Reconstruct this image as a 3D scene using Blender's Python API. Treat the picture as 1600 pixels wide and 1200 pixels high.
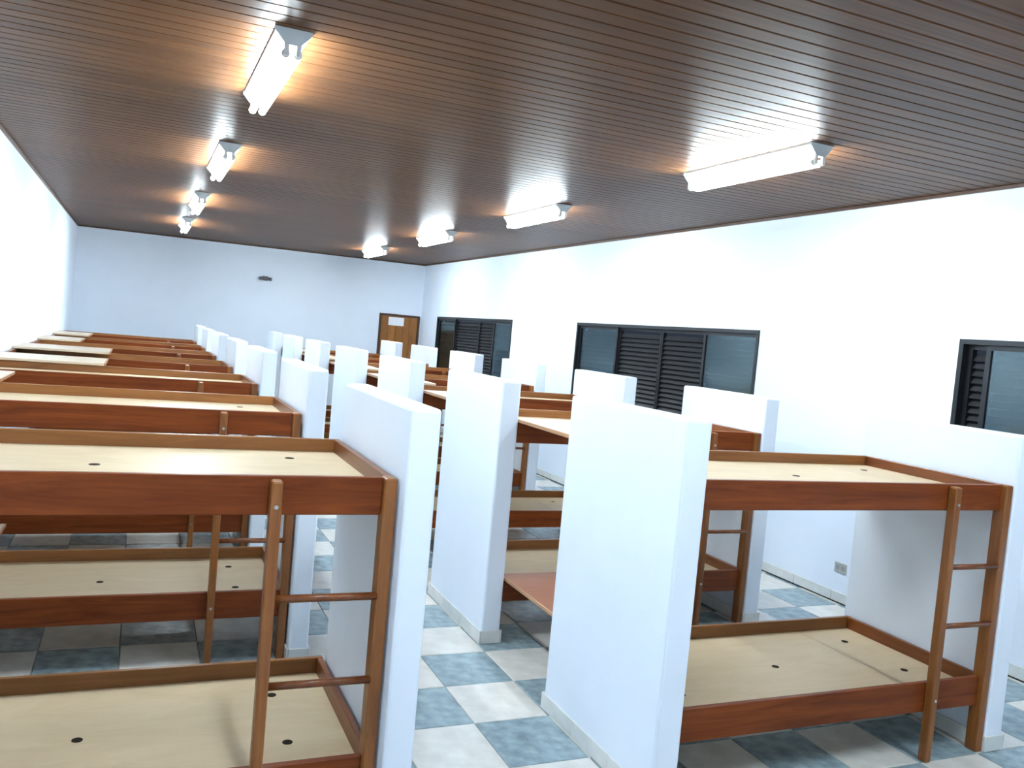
import bpy, bmesh, math, random
from mathutils import Vector, Matrix
random.seed(7)
S = bpy.context.scene
for o in list(bpy.data.objects): bpy.data.objects.remove(o)
C = S.collection

# ------------------------------------------------------------------ camera
HC = 1.8871
PITCH, ROLL, YAW, FPX = -0.0545, 0.0892, -0.4147, 1338.9
fwd = Vector((-math.sin(YAW)*math.cos(PITCH), math.cos(YAW)*math.cos(PITCH), math.sin(PITCH)))
rgt = Vector((math.cos(YAW), math.sin(YAW), 0)); upv = rgt.cross(fwd)
r2 = math.cos(ROLL)*rgt + math.sin(ROLL)*upv
u2 = -math.sin(ROLL)*rgt + math.cos(ROLL)*upv
cam = bpy.data.cameras.new('camera'); cam.sensor_width = 36; cam.lens = FPX/1600*36
cam.clip_start = .02; cam.clip_end = 100
co = bpy.data.objects.new('camera', cam); C.objects.link(co)
M = Matrix((r2, u2, -fwd)).transposed().to_4x4(); M.translation = (0, 0, HC)
co.matrix_world = M; S.camera = co

# ------------------------------------------------------------------ world (night outside) and exposure
w = bpy.data.worlds.new('night'); S.world = w; w.use_nodes = True
w.node_tree.nodes['Background'].inputs[0].default_value = (.006, .008, .012, 1)
w.node_tree.nodes['Background'].inputs[1].default_value = 1
S.view_settings.view_transform = 'Standard'; S.view_settings.look = 'None'
S.view_settings.gamma = 1; S.view_settings.use_curve_mapping = False
S.view_settings.exposure = 2.18
TUBE = 34.0          # emission of the fluorescent tubes

# ------------------------------------------------------------------ dimensions (metres)
XL, XR, YN, YF = -1.068, 5.252, -1.3, 16.79
ZCL, ZCR = 3.155, 3.185
P, BD, PLEN, ZP = 1.904, .932, 1.005, 1.622
ZB, ZBL = 1.3676, .384
zc = lambda x: ZCL + (ZCR-ZCL)*(x-XL)/(XR-XL)

# ------------------------------------------------------------------ materials
def nodes(name):
    m = bpy.data.materials.new(name); m.use_nodes = True
    nt = m.node_tree; return m, nt, nt.nodes['Principled BSDF']
def N(nt, t, **k):
    n = nt.nodes.new(t)
    for a, b in k.items(): setattr(n, a, b)
    return n
def plain(name, col, rough=.5, metal=0., noise=0., nscale=8., bump=0., bscale=60., spec=.5):
    m, nt, b = nodes(name)
    b.inputs['Base Color'].default_value = (*col, 1); b.inputs['Roughness'].default_value = rough
    b.inputs['Metallic'].default_value = metal; b.inputs['Specular IOR Level'].default_value = spec
    tc = N(nt, 'ShaderNodeTexCoord')
    if noise:
        n = N(nt, 'ShaderNodeTexNoise'); n.inputs['Scale'].default_value = nscale; n.inputs['Detail'].default_value = 5
        nt.links.new(tc.outputs['Object'], n.inputs['Vector'])
        r = N(nt, 'ShaderNodeValToRGB')
        r.color_ramp.elements[0].position = .3; r.color_ramp.elements[1].position = .7
        r.color_ramp.elements[0].color = (*[c*(1-noise) for c in col], 1)
        r.color_ramp.elements[1].color = (*[min(1, c*(1+noise)) for c in col], 1)
        nt.links.new(n.outputs['Fac'], r.inputs['Fac']); nt.links.new(r.outputs['Color'], b.inputs['Base Color'])
    if bump:
        n = N(nt, 'ShaderNodeTexNoise'); n.inputs['Scale'].default_value = bscale; n.inputs['Detail'].default_value = 3
        nt.links.new(tc.outputs['Object'], n.inputs['Vector'])
        bp = N(nt, 'ShaderNodeBump'); bp.inputs['Strength'].default_value = bump; bp.inputs['Distance'].default_value = .01
        nt.links.new(n.outputs['Fac'], bp.inputs['Height']); nt.links.new(bp.outputs['Normal'], b.inputs['Normal'])
    return m
def wood(name, dark, light, stretch=(1.2, 22, 22), rough=.35, var=.25, spec=.5, grain=.5):
    """streaky grain along the axis with the small stretch; every object gets its own offset and shade"""
    m, nt, b = nodes(name)
    tc = N(nt, 'ShaderNodeTexCoord'); oi = N(nt, 'ShaderNodeObjectInfo')
    mul = N(nt, 'ShaderNodeMath', operation='MULTIPLY'); mul.inputs[1].default_value = 37.
    nt.links.new(oi.outputs['Random'], mul.inputs[0])
    add = N(nt, 'ShaderNodeVectorMath', operation='ADD')
    nt.links.new(tc.outputs['Object'], add.inputs[0]); nt.links.new(mul.outputs[0], add.inputs[1])
    mp = N(nt, 'ShaderNodeMapping'); mp.inputs['Scale'].default_value = stretch
    nt.links.new(add.outputs[0], mp.inputs['Vector'])
    n = N(nt, 'ShaderNodeTexNoise'); n.inputs['Scale'].default_value = 1.; n.inputs['Detail'].default_value = 6
    n.inputs['Roughness'].default_value = .65; n.inputs['Distortion'].default_value = 1.2
    nt.links.new(mp.outputs[0], n.inputs['Vector'])
    r = N(nt, 'ShaderNodeValToRGB'); e = r.color_ramp.elements
    e[0].position = .5-grain*.5; e[1].position = .5+grain*.5
    e[0].color = (*dark, 1); e[1].color = (*light, 1)
    nt.links.new(n.outputs['Fac'], r.inputs['Fac'])
    mr = N(nt, 'ShaderNodeMapRange'); mr.inputs['To Min'].default_value = 1-var; mr.inputs['To Max'].default_value = 1+var
    nt.links.new(oi.outputs['Random'], mr.inputs['Value'])
    mx = N(nt, 'ShaderNodeVectorMath', operation='SCALE')
    nt.links.new(r.outputs['Color'], mx.inputs[0]); nt.links.new(mr.outputs[0], mx.inputs['Scale'])
    nt.links.new(mx.outputs[0], b.inputs['Base Color'])
    b.inputs['Roughness'].default_value = rough; b.inputs['Specular IOR Level'].default_value = spec
    return m
def emit(name, col, s):
    m, nt, b = nodes(name)
    b.inputs['Base Color'].default_value = (.9, .9, .9, 1)
    b.inputs['Emission Color'].default_value = (*col, 1); b.inputs['Emission Strength'].default_value = s
    return m
def glass(name, tint, gl):
    m, nt, b = nodes(name); nt.nodes.remove(b)
    out = nt.nodes['Material Output']
    t = N(nt, 'ShaderNodeBsdfTransparent'); t.inputs[0].default_value = (*tint, 1)
    g = N(nt, 'ShaderNodeBsdfGlossy'); g.inputs['Roughness'].default_value = .12; g.inputs['Color'].default_value = (.8, .95, 1, 1)
    mx = N(nt, 'ShaderNodeMixShader'); mx.inputs[0].default_value = gl
    nt.links.new(t.outputs[0], mx.inputs[1]); nt.links.new(g.outputs[0], mx.inputs[2]); nt.links.new(mx.outputs[0], out.inputs[0])
    return m
MT = dict(
    wall=plain('white_paint', (.79, .855, .95), .6, noise=.015, nscale=3, bump=.06, bscale=90, spec=.25),
    ceil=wood('varnished_ceiling_wood', (.05, .0195, .0065), (.13, .055, .021), (.5, 26, 26), .37, .12, .07),
    trim=wood('dark_trim_wood', (.05, .02, .01), (.11, .05, .025), (1, 20, 20), .4),
    rail=wood('red_brown_wood', (.09, .0155, .003), (.265, .062, .012), (1.3, 20, 20), .36, .14, .2),
    railin=wood('honey_brown_wood', (.16, .055, .012), (.31, .125, .032), (1.3, 20, 20), .35, .12),
    endrail=wood('brown_wood_across', (.10, .024, .005), (.22, .066, .015), (20, 1.3, 20), .34, .12),
    post=wood('brown_wood_upright', (.15, .045, .008), (.31, .11, .022), (22, 22, 1.3), .34, .12),
    panel=wood('pale_plywood', (.53, .405, .25), (.66, .53, .36), (2.5, 9, 9), .45, .06, .25, .7),
    shelfpale=wood('pale_shelf_laminate', (.56, .45, .34), (.66, .55, .43), (3, 9, 9), .35, .05),
    shelfbrown=wood('brown_shelf_board', (.25, .085, .04), (.36, .14, .075), (3, 12, 12), .35, .05),
    shelfedge=wood('shelf_edging', (.36, .18, .08), (.52, .28, .14), (12, 2, 12), .35, .05),
    door=wood('door_wood', (.20, .07, .012), (.36, .145, .028), (18, 18, 1.2), .35, .18),
    tileb=plain('blue_grey_tile', (.27, .36, .40), .25, noise=.3, nscale=14),
    tilew=plain('cream_tile', (.70, .685, .645), .25, noise=.10, nscale=10),
    grout=plain('grout', (.30, .29, .26), .8, noise=.1),
    skirt=plain('skirting_tile_glaze', (.68, .69, .67), .3, noise=.06, nscale=12),
    gap=plain('dark_gap_shade', (.03, .028, .025), .9),  # near-black colour for the shaded gap below the skirting
    plug=plain('dark_plug', (.02, .014, .010), .8, spec=.1),
    bolt=plain('bolt_steel', (.6, .6, .58), .35, .9),
    frame=plain('dark_bronze_aluminium', (.022, .024, .028), .35, .5),
    slat=plain('dark_louvre', (.032, .033, .037), .42, .35),
    pane=glass('window_glass', (.62, .75, .78), .115),
    metal=plain('white_enamel', (.62, .68, .70), .35),
    cap=plain('lamp_holder', (.75, .75, .73), .4),
    tube=emit('fluorescent_tube', (.80, .93, 1.0), TUBE),
    paper=plain('white_paper', (.85, .86, .9), .7),
    device=plain('dark_grey_plastic', (.10, .10, .11), .5),
    lens=plain('grey_lens', (.35, .36, .38), .2),
    plate=plain('grey_outlet_plate', (.42, .42, .38), .5),
    steel=plain('brushed_steel', (.5, .5, .5), .3, 1.),
)

# ------------------------------------------------------------------ mesh helpers
def bxm(bm, x0, x1, y0, y1, z0, z1):
    v = [bm.verts.new(p) for p in ((x0,y0,z0),(x1,y0,z0),(x1,y1,z0),(x0,y1,z0),(x0,y0,z1),(x1,y0,z1),(x1,y1,z1),(x0,y1,z1))]
    for f in ((3,2,1,0),(4,5,6,7),(0,1,5,4),(1,2,6,5),(2,3,7,6),(3,0,4,7)): bm.faces.new([v[i] for i in f])
def bevel(bm, w, seg=1):
    bmesh.ops.bevel(bm, geom=list(bm.edges), offset=w, segments=seg, affect='EDGES', profile=.5)
def mesh(name, bm, mat):
    me = bpy.data.meshes.new(name); bmesh.ops.recalc_face_normals(bm, faces=list(bm.faces)); bm.to_mesh(me); bm.free()
    me.materials.append(MT[mat]); return me
def put(name, me, parent=None, loc=(0,0,0)):
    o = bpy.data.objects.new(name, me); C.objects.link(o); o.parent = parent; o.location = loc; return o
def box(name, dims, mat, parent=None, bev=0., seg=1, loc=None):
    """dims = x0,x1,y0,y1,z0,z1 in the parent's space; the object's origin sits at the box's low corner"""
    x0,x1,y0,y1,z0,z1 = dims
    bm = bmesh.new(); bxm(bm, 0, x1-x0, 0, y1-y0, 0, z1-z0)
    if bev: bevel(bm, bev, seg)
    return put(name, mesh(name, bm, mat), parent, (x0, y0, z0))
def cyl_bm(bm, a, b, r, n=12, r_b=None):
    a, b = Vector(a), Vector(b); d = (b-a).normalized()
    t = Vector((0,0,1)) if abs(d.z) < .9 else Vector((1,0,0))
    u = d.cross(t).normalized(); v = d.cross(u)
    rb = r if r_b is None else r_b
    A = [bm.verts.new(a+r*(math.cos(k*2*math.pi/n)*u+math.sin(k*2*math.pi/n)*v)) for k in range(n)]
    B = [bm.verts.new(b+rb*(math.cos(k*2*math.pi/n)*u+math.sin(k*2*math.pi/n)*v)) for k in range(n)]
    for k in range(n): bm.faces.new([A[k], A[(k+1)%n], B[(k+1)%n], B[k]])
    bm.faces.new(A[::-1]); bm.faces.new(B)
def cyl(name, a, b, r, mat, parent=None, n=12, r_b=None):
    bm = bmesh.new(); cyl_bm(bm, a, b, r, n, r_b); me = mesh(name, bm, mat)
    for p in me.polygons: p.use_smooth = len(p.vertices) == 4
    return put(name, me, parent)
def empty(name, loc=(0,0,0)):
    o = bpy.data.objects.new(name, None); o.empty_display_size = .1; C.objects.link(o); o.location = loc; return o
def tag(o, label=None, cat=None, group=None, kind=None):
    if label: o['label'] = label
    if cat: o['category'] = cat
    if group: o['group'] = group
    if kind: o['kind'] = kind
    return o
def struct(o, label=None, cat=None): return tag(o, label, cat, None, 'structure')
def copy_tree(o, parent=None):
    c = o.copy(); C.objects.link(c); c.parent = parent
    for ch in list(o.children): copy_tree(ch, c)
    return c
ORD = ['nearest', 'second', 'third', 'fourth', 'fifth', 'sixth', 'seventh']

# ------------------------------------------------------------------ floor and its tiles
bm = bmesh.new(); bxm(bm, XL-.15, XR+.15, YN-.15, YF+.15, -.12, -.006)
fl = struct(put('floor', mesh('floor', bm, 'grout')), 'checkered floor of blue-grey and cream tiles', 'floor')
TX, TY, OX, OY = .400, .437, 1.612, 4.622
def proj(p):
    d = Vector(p) - Vector((0, 0, HC)); z = d.dot(fwd)
    return (800+FPX*d.dot(r2)/z, 600-FPX*d.dot(u2)/z, z) if z > .1 else None
def tile_bm(bm, x0, x1, y0, y1):
    g = .0025; b = .003
    lo = [bm.verts.new(p) for p in ((x0+g,y0+g,-.008),(x1-g,y0+g,-.008),(x1-g,y1-g,-.008),(x0+g,y1-g,-.008))]
    mi = [bm.verts.new((v.co.x, v.co.y, -.0025)) for v in lo]
    hi = [bm.verts.new(p) for p in ((x0+g+b,y0+g+b,0),(x1-g-b,y0+g+b,0),(x1-g-b,y1-g-b,0),(x0+g+b,y1-g-b,0))]
    for A, B in ((lo, mi), (mi, hi)):
        for k in range(4): bm.faces.new([A[k], A[(k+1)%4], B[(k+1)%4], B[k]])
    bm.faces.new(hi)
tiles = []
for i in range(math.floor((XL-OX)/TX), math.ceil((XR-OX)/TX)):
    for j in range(math.floor((YN-OY)/TY), math.ceil((YF-OY)/TY)):
        x0, x1 = max(XL, OX+i*TX), min(XR, OX+(i+1)*TX); y0, y1 = max(YN, OY+j*TY), min(YF, OY+(j+1)*TY)
        if x1-x0 < .02 or y1-y0 < .02: continue
        cx, cy = (x0+x1)/2, (y0+y1)/2; q = proj((cx, cy, 0)); score = 0
        if q and -60 < q[0] < 1660 and -60 < q[1] < 1290 and cy > 2.2:
            score = 1/q[2]**2
            if .9 < cx < 2.05 or cx > 4.15: score *= 6
        tiles.append((score, i, j, x0, x1, y0, y1))
tiles.sort(key=lambda t: -t[0])
tme = {}
for d in (0, 1):
    bm = bmesh.new(); tile_bm(bm, 0, TX, 0, TY); tme[d] = mesh('tile', bm, 'tileb' if d else 'tilew')
rest = {0: bmesh.new(), 1: bmesh.new()}
for k, (s, i, j, x0, x1, y0, y1) in enumerate(tiles):
    d = (i+j) & 1
    if k < 300 and s > 0:
        if abs(x1-x0-TX) < 1e-4 and abs(y1-y0-TY) < 1e-4: put('tile', tme[d], fl, (x0, y0, 0))
        else:
            bm = bmesh.new(); tile_bm(bm, 0, x1-x0, 0, y1-y0); put('tile', mesh('tile', bm, 'tileb' if d else 'tilew'), fl, (x0, y0, 0))
    else: tile_bm(rest[d], x0, x1, y0, y1)
bm = rest[1]; n1 = len(bm.faces)
me0 = bpy.data.meshes.new('t'); rest[0].to_mesh(me0); bm.from_mesh(me0)
me = mesh('remaining_tiles', bm, 'tileb'); me.materials.append(MT['tilew'])
for p in me.polygons: p.material_index = 0 if p.index < n1 else 1
tag(put('remaining_tiles', me, fl), kind='stuff')

# ------------------------------------------------------------------ walls with window openings
WZ0, WZ1 = .95, 2.153
WIN = [(.65, 4.25), (6.367, 9.973), (12.12, 15.74)]
H = 3.3
bm = bmesh.new(); bxm(bm, XL-.15, XL, YN-.15, YF+.15, 0, H)
struct(put('wall_left', mesh('wall_left', bm, 'wall')), 'plain white side wall without windows', 'wall')
bm = bmesh.new(); bxm(bm, XL, XR, YF, YF+.15, 0, H)
struct(put('wall_back', mesh('wall_back', bm, 'wall')), 'white far end wall with the wooden door', 'wall')
bm = bmesh.new(); bxm(bm, XL, XR, YN-.15, YN, 0, H)
struct(put('wall_front', mesh('wall_front', bm, 'wall')), 'white end wall behind the viewer', 'wall')
bm = bmesh.new(); ys = [YN-.15] + [y for w_ in WIN for y in w_] + [YF+.15]
for a, b in zip(ys[0::2], ys[1::2]): bxm(bm, XR, XR+.15, a, b, 0, H)
for a, b in WIN: bxm(bm, XR, XR+.15, a, b, 0, WZ0); bxm(bm, XR, XR+.15, a, b, WZ1, H)
struct(put('wall_right', mesh('wall_right', bm, 'wall')), 'white side wall with three dark louvred windows', 'wall')

# ------------------------------------------------------------------ ceiling of varnished planks across the room
bm = bmesh.new()
v = [bm.verts.new(p) for p in ((XL-.15,YN-.15,ZCL+.02),(XR+.15,YN-.15,ZCR+.02),(XR+.15,YF+.15,ZCR+.02),(XL-.15,YF+.15,ZCL+.02),
     (XL-.15,YN-.15,H+.05),(XR+.15,YN-.15,H+.05),(XR+.15,YF+.15,H+.05),(XL-.15,YF+.15,H+.05))]
for f in ((3,2,1,0),(4,5,6,7),(0,1,5,4),(1,2,6,5),(2,3,7,6),(3,0,4,7)): bm.faces.new([v[i] for i in f])
ce = struct(put('ceiling', mesh('ceiling', bm, 'trim')), 'brown varnished tongue and groove plank ceiling', 'ceiling')
PW = .105
bm = bmesh.new(); g, b = .0018, .005
prof = [(g, .018), (g, .005), (g+b, 0), (PW-g-b, 0), (PW-g, .005), (PW-g, .018)]
A = [bm.verts.new((XL, y, ZCL+z)) for y, z in prof]; B = [bm.verts.new((XR, y, ZCR+z)) for y, z in prof]
for k in range(len(prof)-1): bm.faces.new([A[k], A[k+1], B[k+1], B[k]])
bm.faces.new([A[-1], A[0], B[0], B[-1]]); bm.faces.new(A); bm.faces.new(B[::-1])
pme = mesh('plank', bm, 'ceil')
y = YN
while y < YF-.02:
    put('plank', pme, ce, (0, min(y, YF-PW), 0)); y += PW
# thin dark moulding where the ceiling meets the walls
def slope_box(name, x0, x1, y0, y1, t, mat):
    bm = bmesh.new()
    v = [bm.verts.new((x, y, zc(x)+z)) for z in (-t, 0) for x, y in ((x0,y0),(x1,y0),(x1,y1),(x0,y1))]
    for f in ((3,2,1,0),(4,5,6,7),(0,1,5,4),(1,2,6,5),(2,3,7,6),(3,0,4,7)): bm.faces.new([v[i] for i in f])
    return struct(put(name, mesh(name, bm, mat)), None, None)
for n_, a, l in (('trim_1', (XL, XL+.018, YN, YF), 'dark wooden ceiling moulding along the windowless wall'),
                 ('trim_2', (XR-.018, XR, YN, YF), 'dark wooden ceiling moulding above the windows'),
                 ('trim_3', (XL+.018, XR-.018, YF-.018, YF), 'dark wooden ceiling moulding on the far end wall')):
    tag(slope_box(n_, *a, .022, 'trim'), l, 'trim')

# ------------------------------------------------------------------ skirting tiles along the walls
def skirt_run(name, label, p0, p1, nrm, lift=.012, h=.078, t=.012, seg=.4266):
    root = empty(name, (p0[0], p0[1], 0)); struct(root, label, 'baseboard')
    d = Vector(p1)-Vector(p0); L = d.length; d.normalize(); n = max(1, round(L/seg)); s = L/n
    ang = math.atan2(d.y, d.x); nv = Vector(nrm)
    side = 1 if Vector((-d.y, d.x)).dot(nv) > 0 else -1
    bm = bmesh.new(); bxm(bm, .0015, s-.0015, 0 if side > 0 else -t, t if side > 0 else 0, lift, lift+h); bevel(bm, .002)
    me = mesh('skirting_tile', bm, 'skirt')
    root.rotation_euler.z = ang
    for k in range(n): put('skirting_tile', me, root, (k*s, 0, 0))
    if lift > .004: box('gap_shade_strip', (0, L, 0 if side > 0 else -t*.4, t*.4 if side > 0 else 0, 0, lift), 'gap', root)  # dark strip stands in for the shade of the open gap under the tiles
    return root
skirt_run('baseboard_right', 'pale skirting tiles along the foot of the window wall', (XR, YF-.0), (XR, YN), (-1, 0))
skirt_run('baseboard_left', 'pale skirting tiles along the foot of the windowless wall', (XL, YN), (XL, YF), (1, 0), .002)
skirt_run('baseboard_back', 'pale skirting tiles along the foot of the far wall', (4.32, YF), (XL+.015, YF), (0, -1), .002)

# ------------------------------------------------------------------ half-height partition walls
def make_partition(th):
    root_bm = bmesh.new(); bxm(root_bm, 0, th, 0, PLEN, 0, ZP); bevel(root_bm, .014, 3)
    o = put('partition_wall', mesh('partition_wall', root_bm, 'wall'))
    def piece(w_, d_):
        bm = bmesh.new(); bxm(bm, 0, w_, 0, d_, .002, .082); bevel(bm, .002); return mesh('skirting_tile', bm, 'skirt')
    e, n = .010, 3; s = (PLEN+2*e)/n
    side = piece(e-.0005, s-.002); front = piece(th-.002, e)
    for k in range(n):
        put('skirting_tile', side, o, (-e, -e+k*s+.001, 0)); put('skirting_tile', side, o, (th+.0005, -e+k*s+.001, 0))
    put('skirting_tile', front, o, (.001, -e, 0)); put('skirting_tile', front, o, (.001, PLEN, 0))
    return o
ROWS = [('L', .8537, .1077, 2.743), ('M', 2.0249, .1272, 2.8334), ('R', 4.0577, .1253, 2.8742)]
LAB = {'L': 'half-height white partition at the foot of the {} bunk beside the windowless wall',
       'M': 'half-height white partition at the head of the {} middle-row bunk',
       'R': 'half-height white partition at the ladder end of the {} middle-row bunk, facing the windows'}
GRP = {'L': 'partitions ending the left bunk row', 'M': 'partitions along the tiled aisle', 'R': 'partitions facing the windows'}
for key, x, th, y0 in ROWS:
    p = make_partition(th)
    for i in range(7):
        o = p if i == 0 else copy_tree(p)
        o.location = (x, y0+i*P, 0); tag(o, LAB[key].format(ORD[i]), 'partition', GRP[key])

# ------------------------------------------------------------------ bunk beds
def make_bunk(L, split):
    r = empty('bunk_bed'); T = .026; PWD = .045
    for lv, z0, z1, zp in (('upper', 1.238, ZB, 1.312), ('lower', .236, ZBL, .316)):
        box('front_rail', (0, L-PWD, 0, T, z0, z1), 'rail', r, .003)
        box('back_rail', (0, L, BD-T, BD, z0, z1), 'railin', r, .003)
        box('end_rail', (L-T, L, .02, BD-T, z0, z1), 'endrail', r, .003)
        box('end_rail', (0, T, .02, BD-T, z0, z1), 'endrail', r, .003)
        cuts = [T, L-T] if not split else [T, 1.49, L-T]
        ps = []
        for a, b in zip(cuts, cuts[1:]): ps.append((a, b, box('bed_board', (a+.001, b-.001, T, BD-T, zp-.014, zp), 'panel', r)))
        for hx, hy in ((.23, .27), (.23, .70), (.95, .47), (1.66, .29), (1.66, .71)):
            for a, b, po in ps:
                if a < hx < b: cyl('plug', (hx-a-.001, hy-T, .0135), (hx-a-.001, hy-T, .0155), .019, 'plug', po, 14)
    for a in (L-PWD,): box('post', (a, a+PWD, -.030, .040, 0, ZB+.002), 'post', r, .008, 2)
    sx = L-.424
    st = box('ladder_stile', (sx, sx+.038, -.050, 0, 0, ZB-.008), 'post', r, .008, 2)
    for z in (1.275, .31):
        b_ = cyl('bolt', (.019, 0, z), (.019, -.004, z), .007, 'bolt', st, 10)
    for z in (.962, .668): cyl('rung', (sx+.034, -.018, z), (L-PWD+.004, -.018, z-.002), .0135, 'endrail', r, 12)
    return r
LB = make_bunk(1.907, False); RB = make_bunk(1.893, True)
for i in range(7):
    o = LB if i == 0 else copy_tree(LB); o.location = (XL+.006, 2.836+i*P, 0)
    tag(o, f'{ORD[i]} reddish-brown wooden bunk bed in the row along the windowless wall' if i else
        'nearest reddish-brown bunk bed along the windowless wall, cut off by the photo edge',
        'bunk bed', 'bunk beds along the windowless wall')
    o = RB if i == 0 else copy_tree(RB); o.location = (2.1521+.006, 2.907+i*P, 0)
    tag(o, f'{ORD[i]} brown wooden bunk bed in the middle row, between two low partitions' if i else
        'nearest brown bunk bed in the middle row, its ladder fully in view',
        'bunk bed', 'bunk beds in the middle row')

# ------------------------------------------------------------------ shelf boards bridging the gaps between bunks
def shelf(x0, x1, y0, y1, z, top, label, group):
    r = empty('bedside_shelf', (x0, y0, z))
    box('board', (0, x1-x0-.012, -.03, y1-y0+.03, .0005, .020), top, r, .002)
    box('edging', (x1-x0-.012 if x0 < 0 else 0, x1-x0 if x0 < 0 else .012, -.03, y1-y0+.03, .0003, .021), 'shelfedge', r, .002)
    if x0 > 0: r.children[0].location.x = .012
    tag(r, label, 'shelf', group)
gapn = ['first and second', 'second and third', 'third and fourth', 'fourth and fifth', 'fifth and sixth', 'sixth and seventh']
for i, x1, y0, y1 in ((1, -.70, 5.67, 6.22), (2, -.22, 7.55, 8.19), (3, -.235, 9.23, 9.95), (4, -.61, 11.38, 12.2), (5, -.61, 13.25, 14.2)):
    shelf(XL+.001, x1, y0, y1, ZB+.002, 'shelfpale', f'pale shelf board between the {gapn[i]} bunks by the windowless wall, top level', 'shelves between left bunks')
shelf(XL+.001, -.70, 5.67, 6.22, ZBL, 'shelfpale', 'pale shelf board between the second and third bunks by the windowless wall, lower level', 'shelves between left bunks')
for i in range(6):
    y0 = 2.907+i*P+BD; y1 = 2.907+(i+1)*P
    shelf(2.160, 2.58, y0, y1, ZB+.002, 'shelfpale', f'pale shelf board between the {gapn[i]} middle-row bunks at top level', 'shelves between middle-row bunks')
shelf(2.160, 2.58, 2.907+BD, 2.907+P, ZBL, 'shelfbrown', 'reddish-brown shelf board between the first two middle-row bunks at lower level', 'shelves between middle-row bunks')

# ------------------------------------------------------------------ louvred windows
FR = .035
bm = bmesh.new()
def slat_mesh(L):
    bm = bmesh.new()
    a = math.radians(52); c, s = math.cos(a)*.030, math.sin(a)*.030
    pts = [(c, s), (c+.003, s-.003), (-c+.003, -s-.003), (-c, -s)]
    A = [bm.verts.new((x, 0, z)) for x, z in pts]; B = [bm.verts.new((x, L, z)) for x, z in pts]
    for k in range(4): bm.faces.new([A[k], A[(k+1)%4], B[(k+1)%4], B[k]])
    bm.faces.new(A); bm.faces.new(B[::-1])
    return mesh('slat', bm, 'slat')
def ring(name, y0, y1, z0, z1, t, x0, x1, mat, parent):
    bm = bmesh.new()
    bxm(bm, x0, x1, y0, y0+t, z0, z1); bxm(bm, x0, x1, y1-t, y1, z0, z1)
    bxm(bm, x0, x1, y0+t, y1-t, z0, z0+t); bxm(bm, x0, x1, y0+t, y1-t, z1-t, z1)
    return put(name, mesh(name, bm, mat), parent)
def window(n, y0, y1, splits, glass_s, label):
    r = struct(empty(f'window_{n}', (XR, y0, WZ0)), label, 'window')
    W, Hh = y1-y0, WZ1-WZ0
    ring('window_frame', 0, W, 0, Hh, FR, -.012, .11, 'frame', r)
    ed = [FR] + [s-y0 for s in splits] + [W-FR]
    for k, (a, b) in enumerate(zip(ed, ed[1:])):
        g = k in glass_s
        sx0 = .020 if g else .045
        sash = ring('sash', a-.006 if k else a, b+.006 if k < len(ed)-2 else b, FR, Hh-FR, .034, sx0, sx0+.024 if g else .088, 'frame', r)
        if g:
            bm = bmesh.new(); bxm(bm, sx0+.010, sx0+.014, a+.03, b-.03, FR+.03, Hh-FR-.03)
            put('pane', mesh('pane', bm, 'pane'), sash)
        me = slat_mesh(b-a-.05)
        z = FR+.06
        while z < Hh-FR-.05:
            put('slat', me, sash, (.075, a+.025, z)); z += .052
# splits listed from the near side
window(1, *WIN[0], [1.55, 2.45, 3.20, 4.05], {0, 3}, 'nearest dark louvred window, cut off by the right edge of the photo')
window(2, *WIN[1], [7.24, 8.05, 8.97], {0, 3}, 'middle dark sliding window with two louvred leaves and glass ends')
window(3, *WIN[2], [12.92, 13.62, 14.77], {0, 3}, 'farthest dark sliding window, beside the wooden door')

# ------------------------------------------------------------------ far door with its notice
d = struct(empty('door_1', (4.378, YF, 0)), 'brown wooden door in the far wall corner', 'door')
W, Hd = .84, 2.137
for nm, dm in (('jamb', (0, .045, -.03, 0, 0, Hd)), ('jamb', (W-.045, W, -.03, 0, 0, Hd)), ('lintel', (.045, W-.045, -.03, 0, Hd-.045, Hd))):
    box(nm, dm, 'trim', d, .003)
leaf = box('door_leaf', (.047, W-.047, -.012, 0, .005, Hd-.047), 'door', d)
pw = (W-.094)/5
for k in range(5): box('plank', (k*pw+.002, (k+1)*pw-.002, -.012, 0, 0, Hd-.052), 'door', leaf, .002)
cyl('door_knob', (.06, -.012, 1.0), (.06, -.06, 1.0), .018, 'steel', leaf, 14, .026)
nt_ = empty('paper_notice', (4.567, YF-.0255, 1.908))
bm = bmesh.new(); bxm(bm, 0, .32, -.0012, 0, 0, .165); put('sheet', mesh('sheet', bm, 'paper'), nt_)
tag(nt_, 'white paper notice fixed near the top of the brown door', 'notice')

# ------------------------------------------------------------------ fixture on the far wall, outlet on the window wall
f_ = empty('wall_fixture', (2.127, YF, 2.574))
box('mounting_plate', (-.05, .05, -.02, 0, -.04, .04), 'device', f_, .006)
box('body', (-.06, .06, -.07, -.02, -.032, .032), 'device', f_, .012, 2)
for s in (-1, 1):
    h = cyl('spotlight', (s*.055, -.05, .002), (s*.115, -.06, -.012), .024, 'device', f_, 14, .032)
    cyl('lens', (s*.115, -.06, -.012), (s*.118, -.0605, -.0127), .028, 'lens', h, 14)
tag(f_, 'small dark grey twin fixture high on the far wall', 'wall fixture')
op = empty('power_outlet', (XR, 5.097, .283))
box('plate', (-.008, 0, -.062, .062, -.04, .04), 'plate', op, .004, 2)
for s in (-1, 1): cyl('socket', (-.008, s*.028, 0), (-.010, s*.028, 0), .018, 'lens', op, 14)
tag(op, 'grey power outlet low on the window wall near the skirting', 'outlet')

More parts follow.
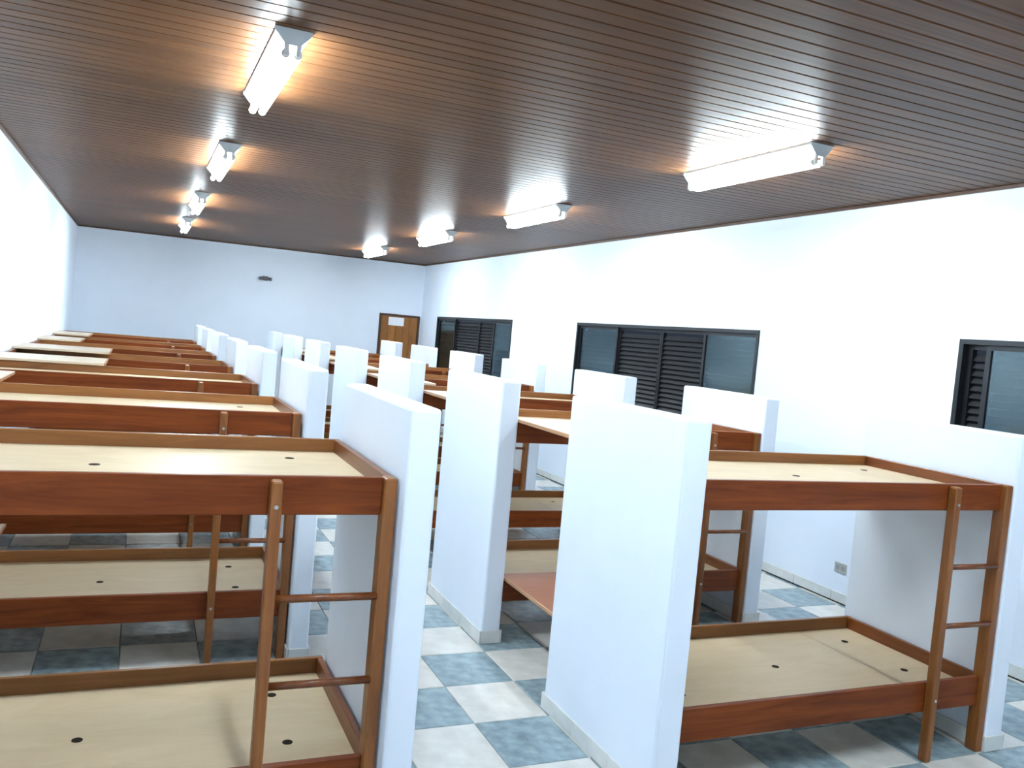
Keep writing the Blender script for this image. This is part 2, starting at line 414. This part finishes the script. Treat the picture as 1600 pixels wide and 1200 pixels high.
# ------------------------------------------------------------------ fluorescent ceiling lights
def make_lamp():
    r = empty('ceiling_light'); L = 1.29
    prof = [(-.078, 0), (-.078, -.012), (-.026, -.066), (.026, -.066), (.078, -.012), (.078, 0)]
    bm = bmesh.new()
    A = [bm.verts.new((x, .004, z)) for x, z in prof]; B = [bm.verts.new((x, L-.004, z)) for x, z in prof]
    n = len(prof)
    for k in range(n): bm.faces.new([A[k], A[(k+1)%n], B[(k+1)%n], B[k]])
    bm.faces.new(A); bm.faces.new(B[::-1]); put('housing', mesh('housing', bm, 'metal'), r)
    big = [(-.082, 0), (-.082, -.016), (-.030, -.072), (.030, -.072), (.082, -.016), (.082, 0)]
    for y in (0, L-.02):
        bm = bmesh.new(); A = [bm.verts.new((x, y, z)) for x, z in big]; B = [bm.verts.new((x, y+.02, z)) for x, z in big]
        n = len(big)
        for k in range(n): bm.faces.new([A[k], A[(k+1)%n], B[(k+1)%n], B[k]])
        bm.faces.new(A); bm.faces.new(B[::-1]); put('end_cap', mesh('end_cap', bm, 'metal'), r)
    for s in (-1, 1):
        t = cyl('tube', (s*.027, .034, -.104), (s*.027, L-.034, -.104), .019, 'tube', r, 14)
        for a, b in ((.018, .034), (L-.034, L-.018)): cyl('tube_cap', (s*.027, a, -.104), (s*.027, b, -.104), .0195, 'cap', t, 14)
        for y in (.001, L-.019): box('lamp_holder', (s*.027-.011, s*.027+.011, y, y+.018, -.118, -.052), 'cap', r, .003)
    return r
lp = make_lamp(); first = True
for side, x, ys_, nm in (('left', .555, (.95, 4.0, 6.95, 10.1, 13.1), 'light above the left bunk row'),
                         ('right', 3.61, (.70, 4.0, 7.35, 10.55, 13.8), 'light above the middle bunk row')):
    for k, y in enumerate(ys_):
        o = lp if first else copy_tree(lp); first = False
        o.location = (x, y, zc(x))
        o.rotation_euler.y = -math.atan((ZCR-ZCL)/(XR-XL))
        wh = 'overhead behind the view, out of frame,' if k == 0 else ['', 'nearest visible', 'second visible', 'third visible', 'farthest'][k]
        tag(o, f'{wh} twin-tube fluorescent ceiling {nm}', 'ceiling light', 'fluorescent ceiling lights')
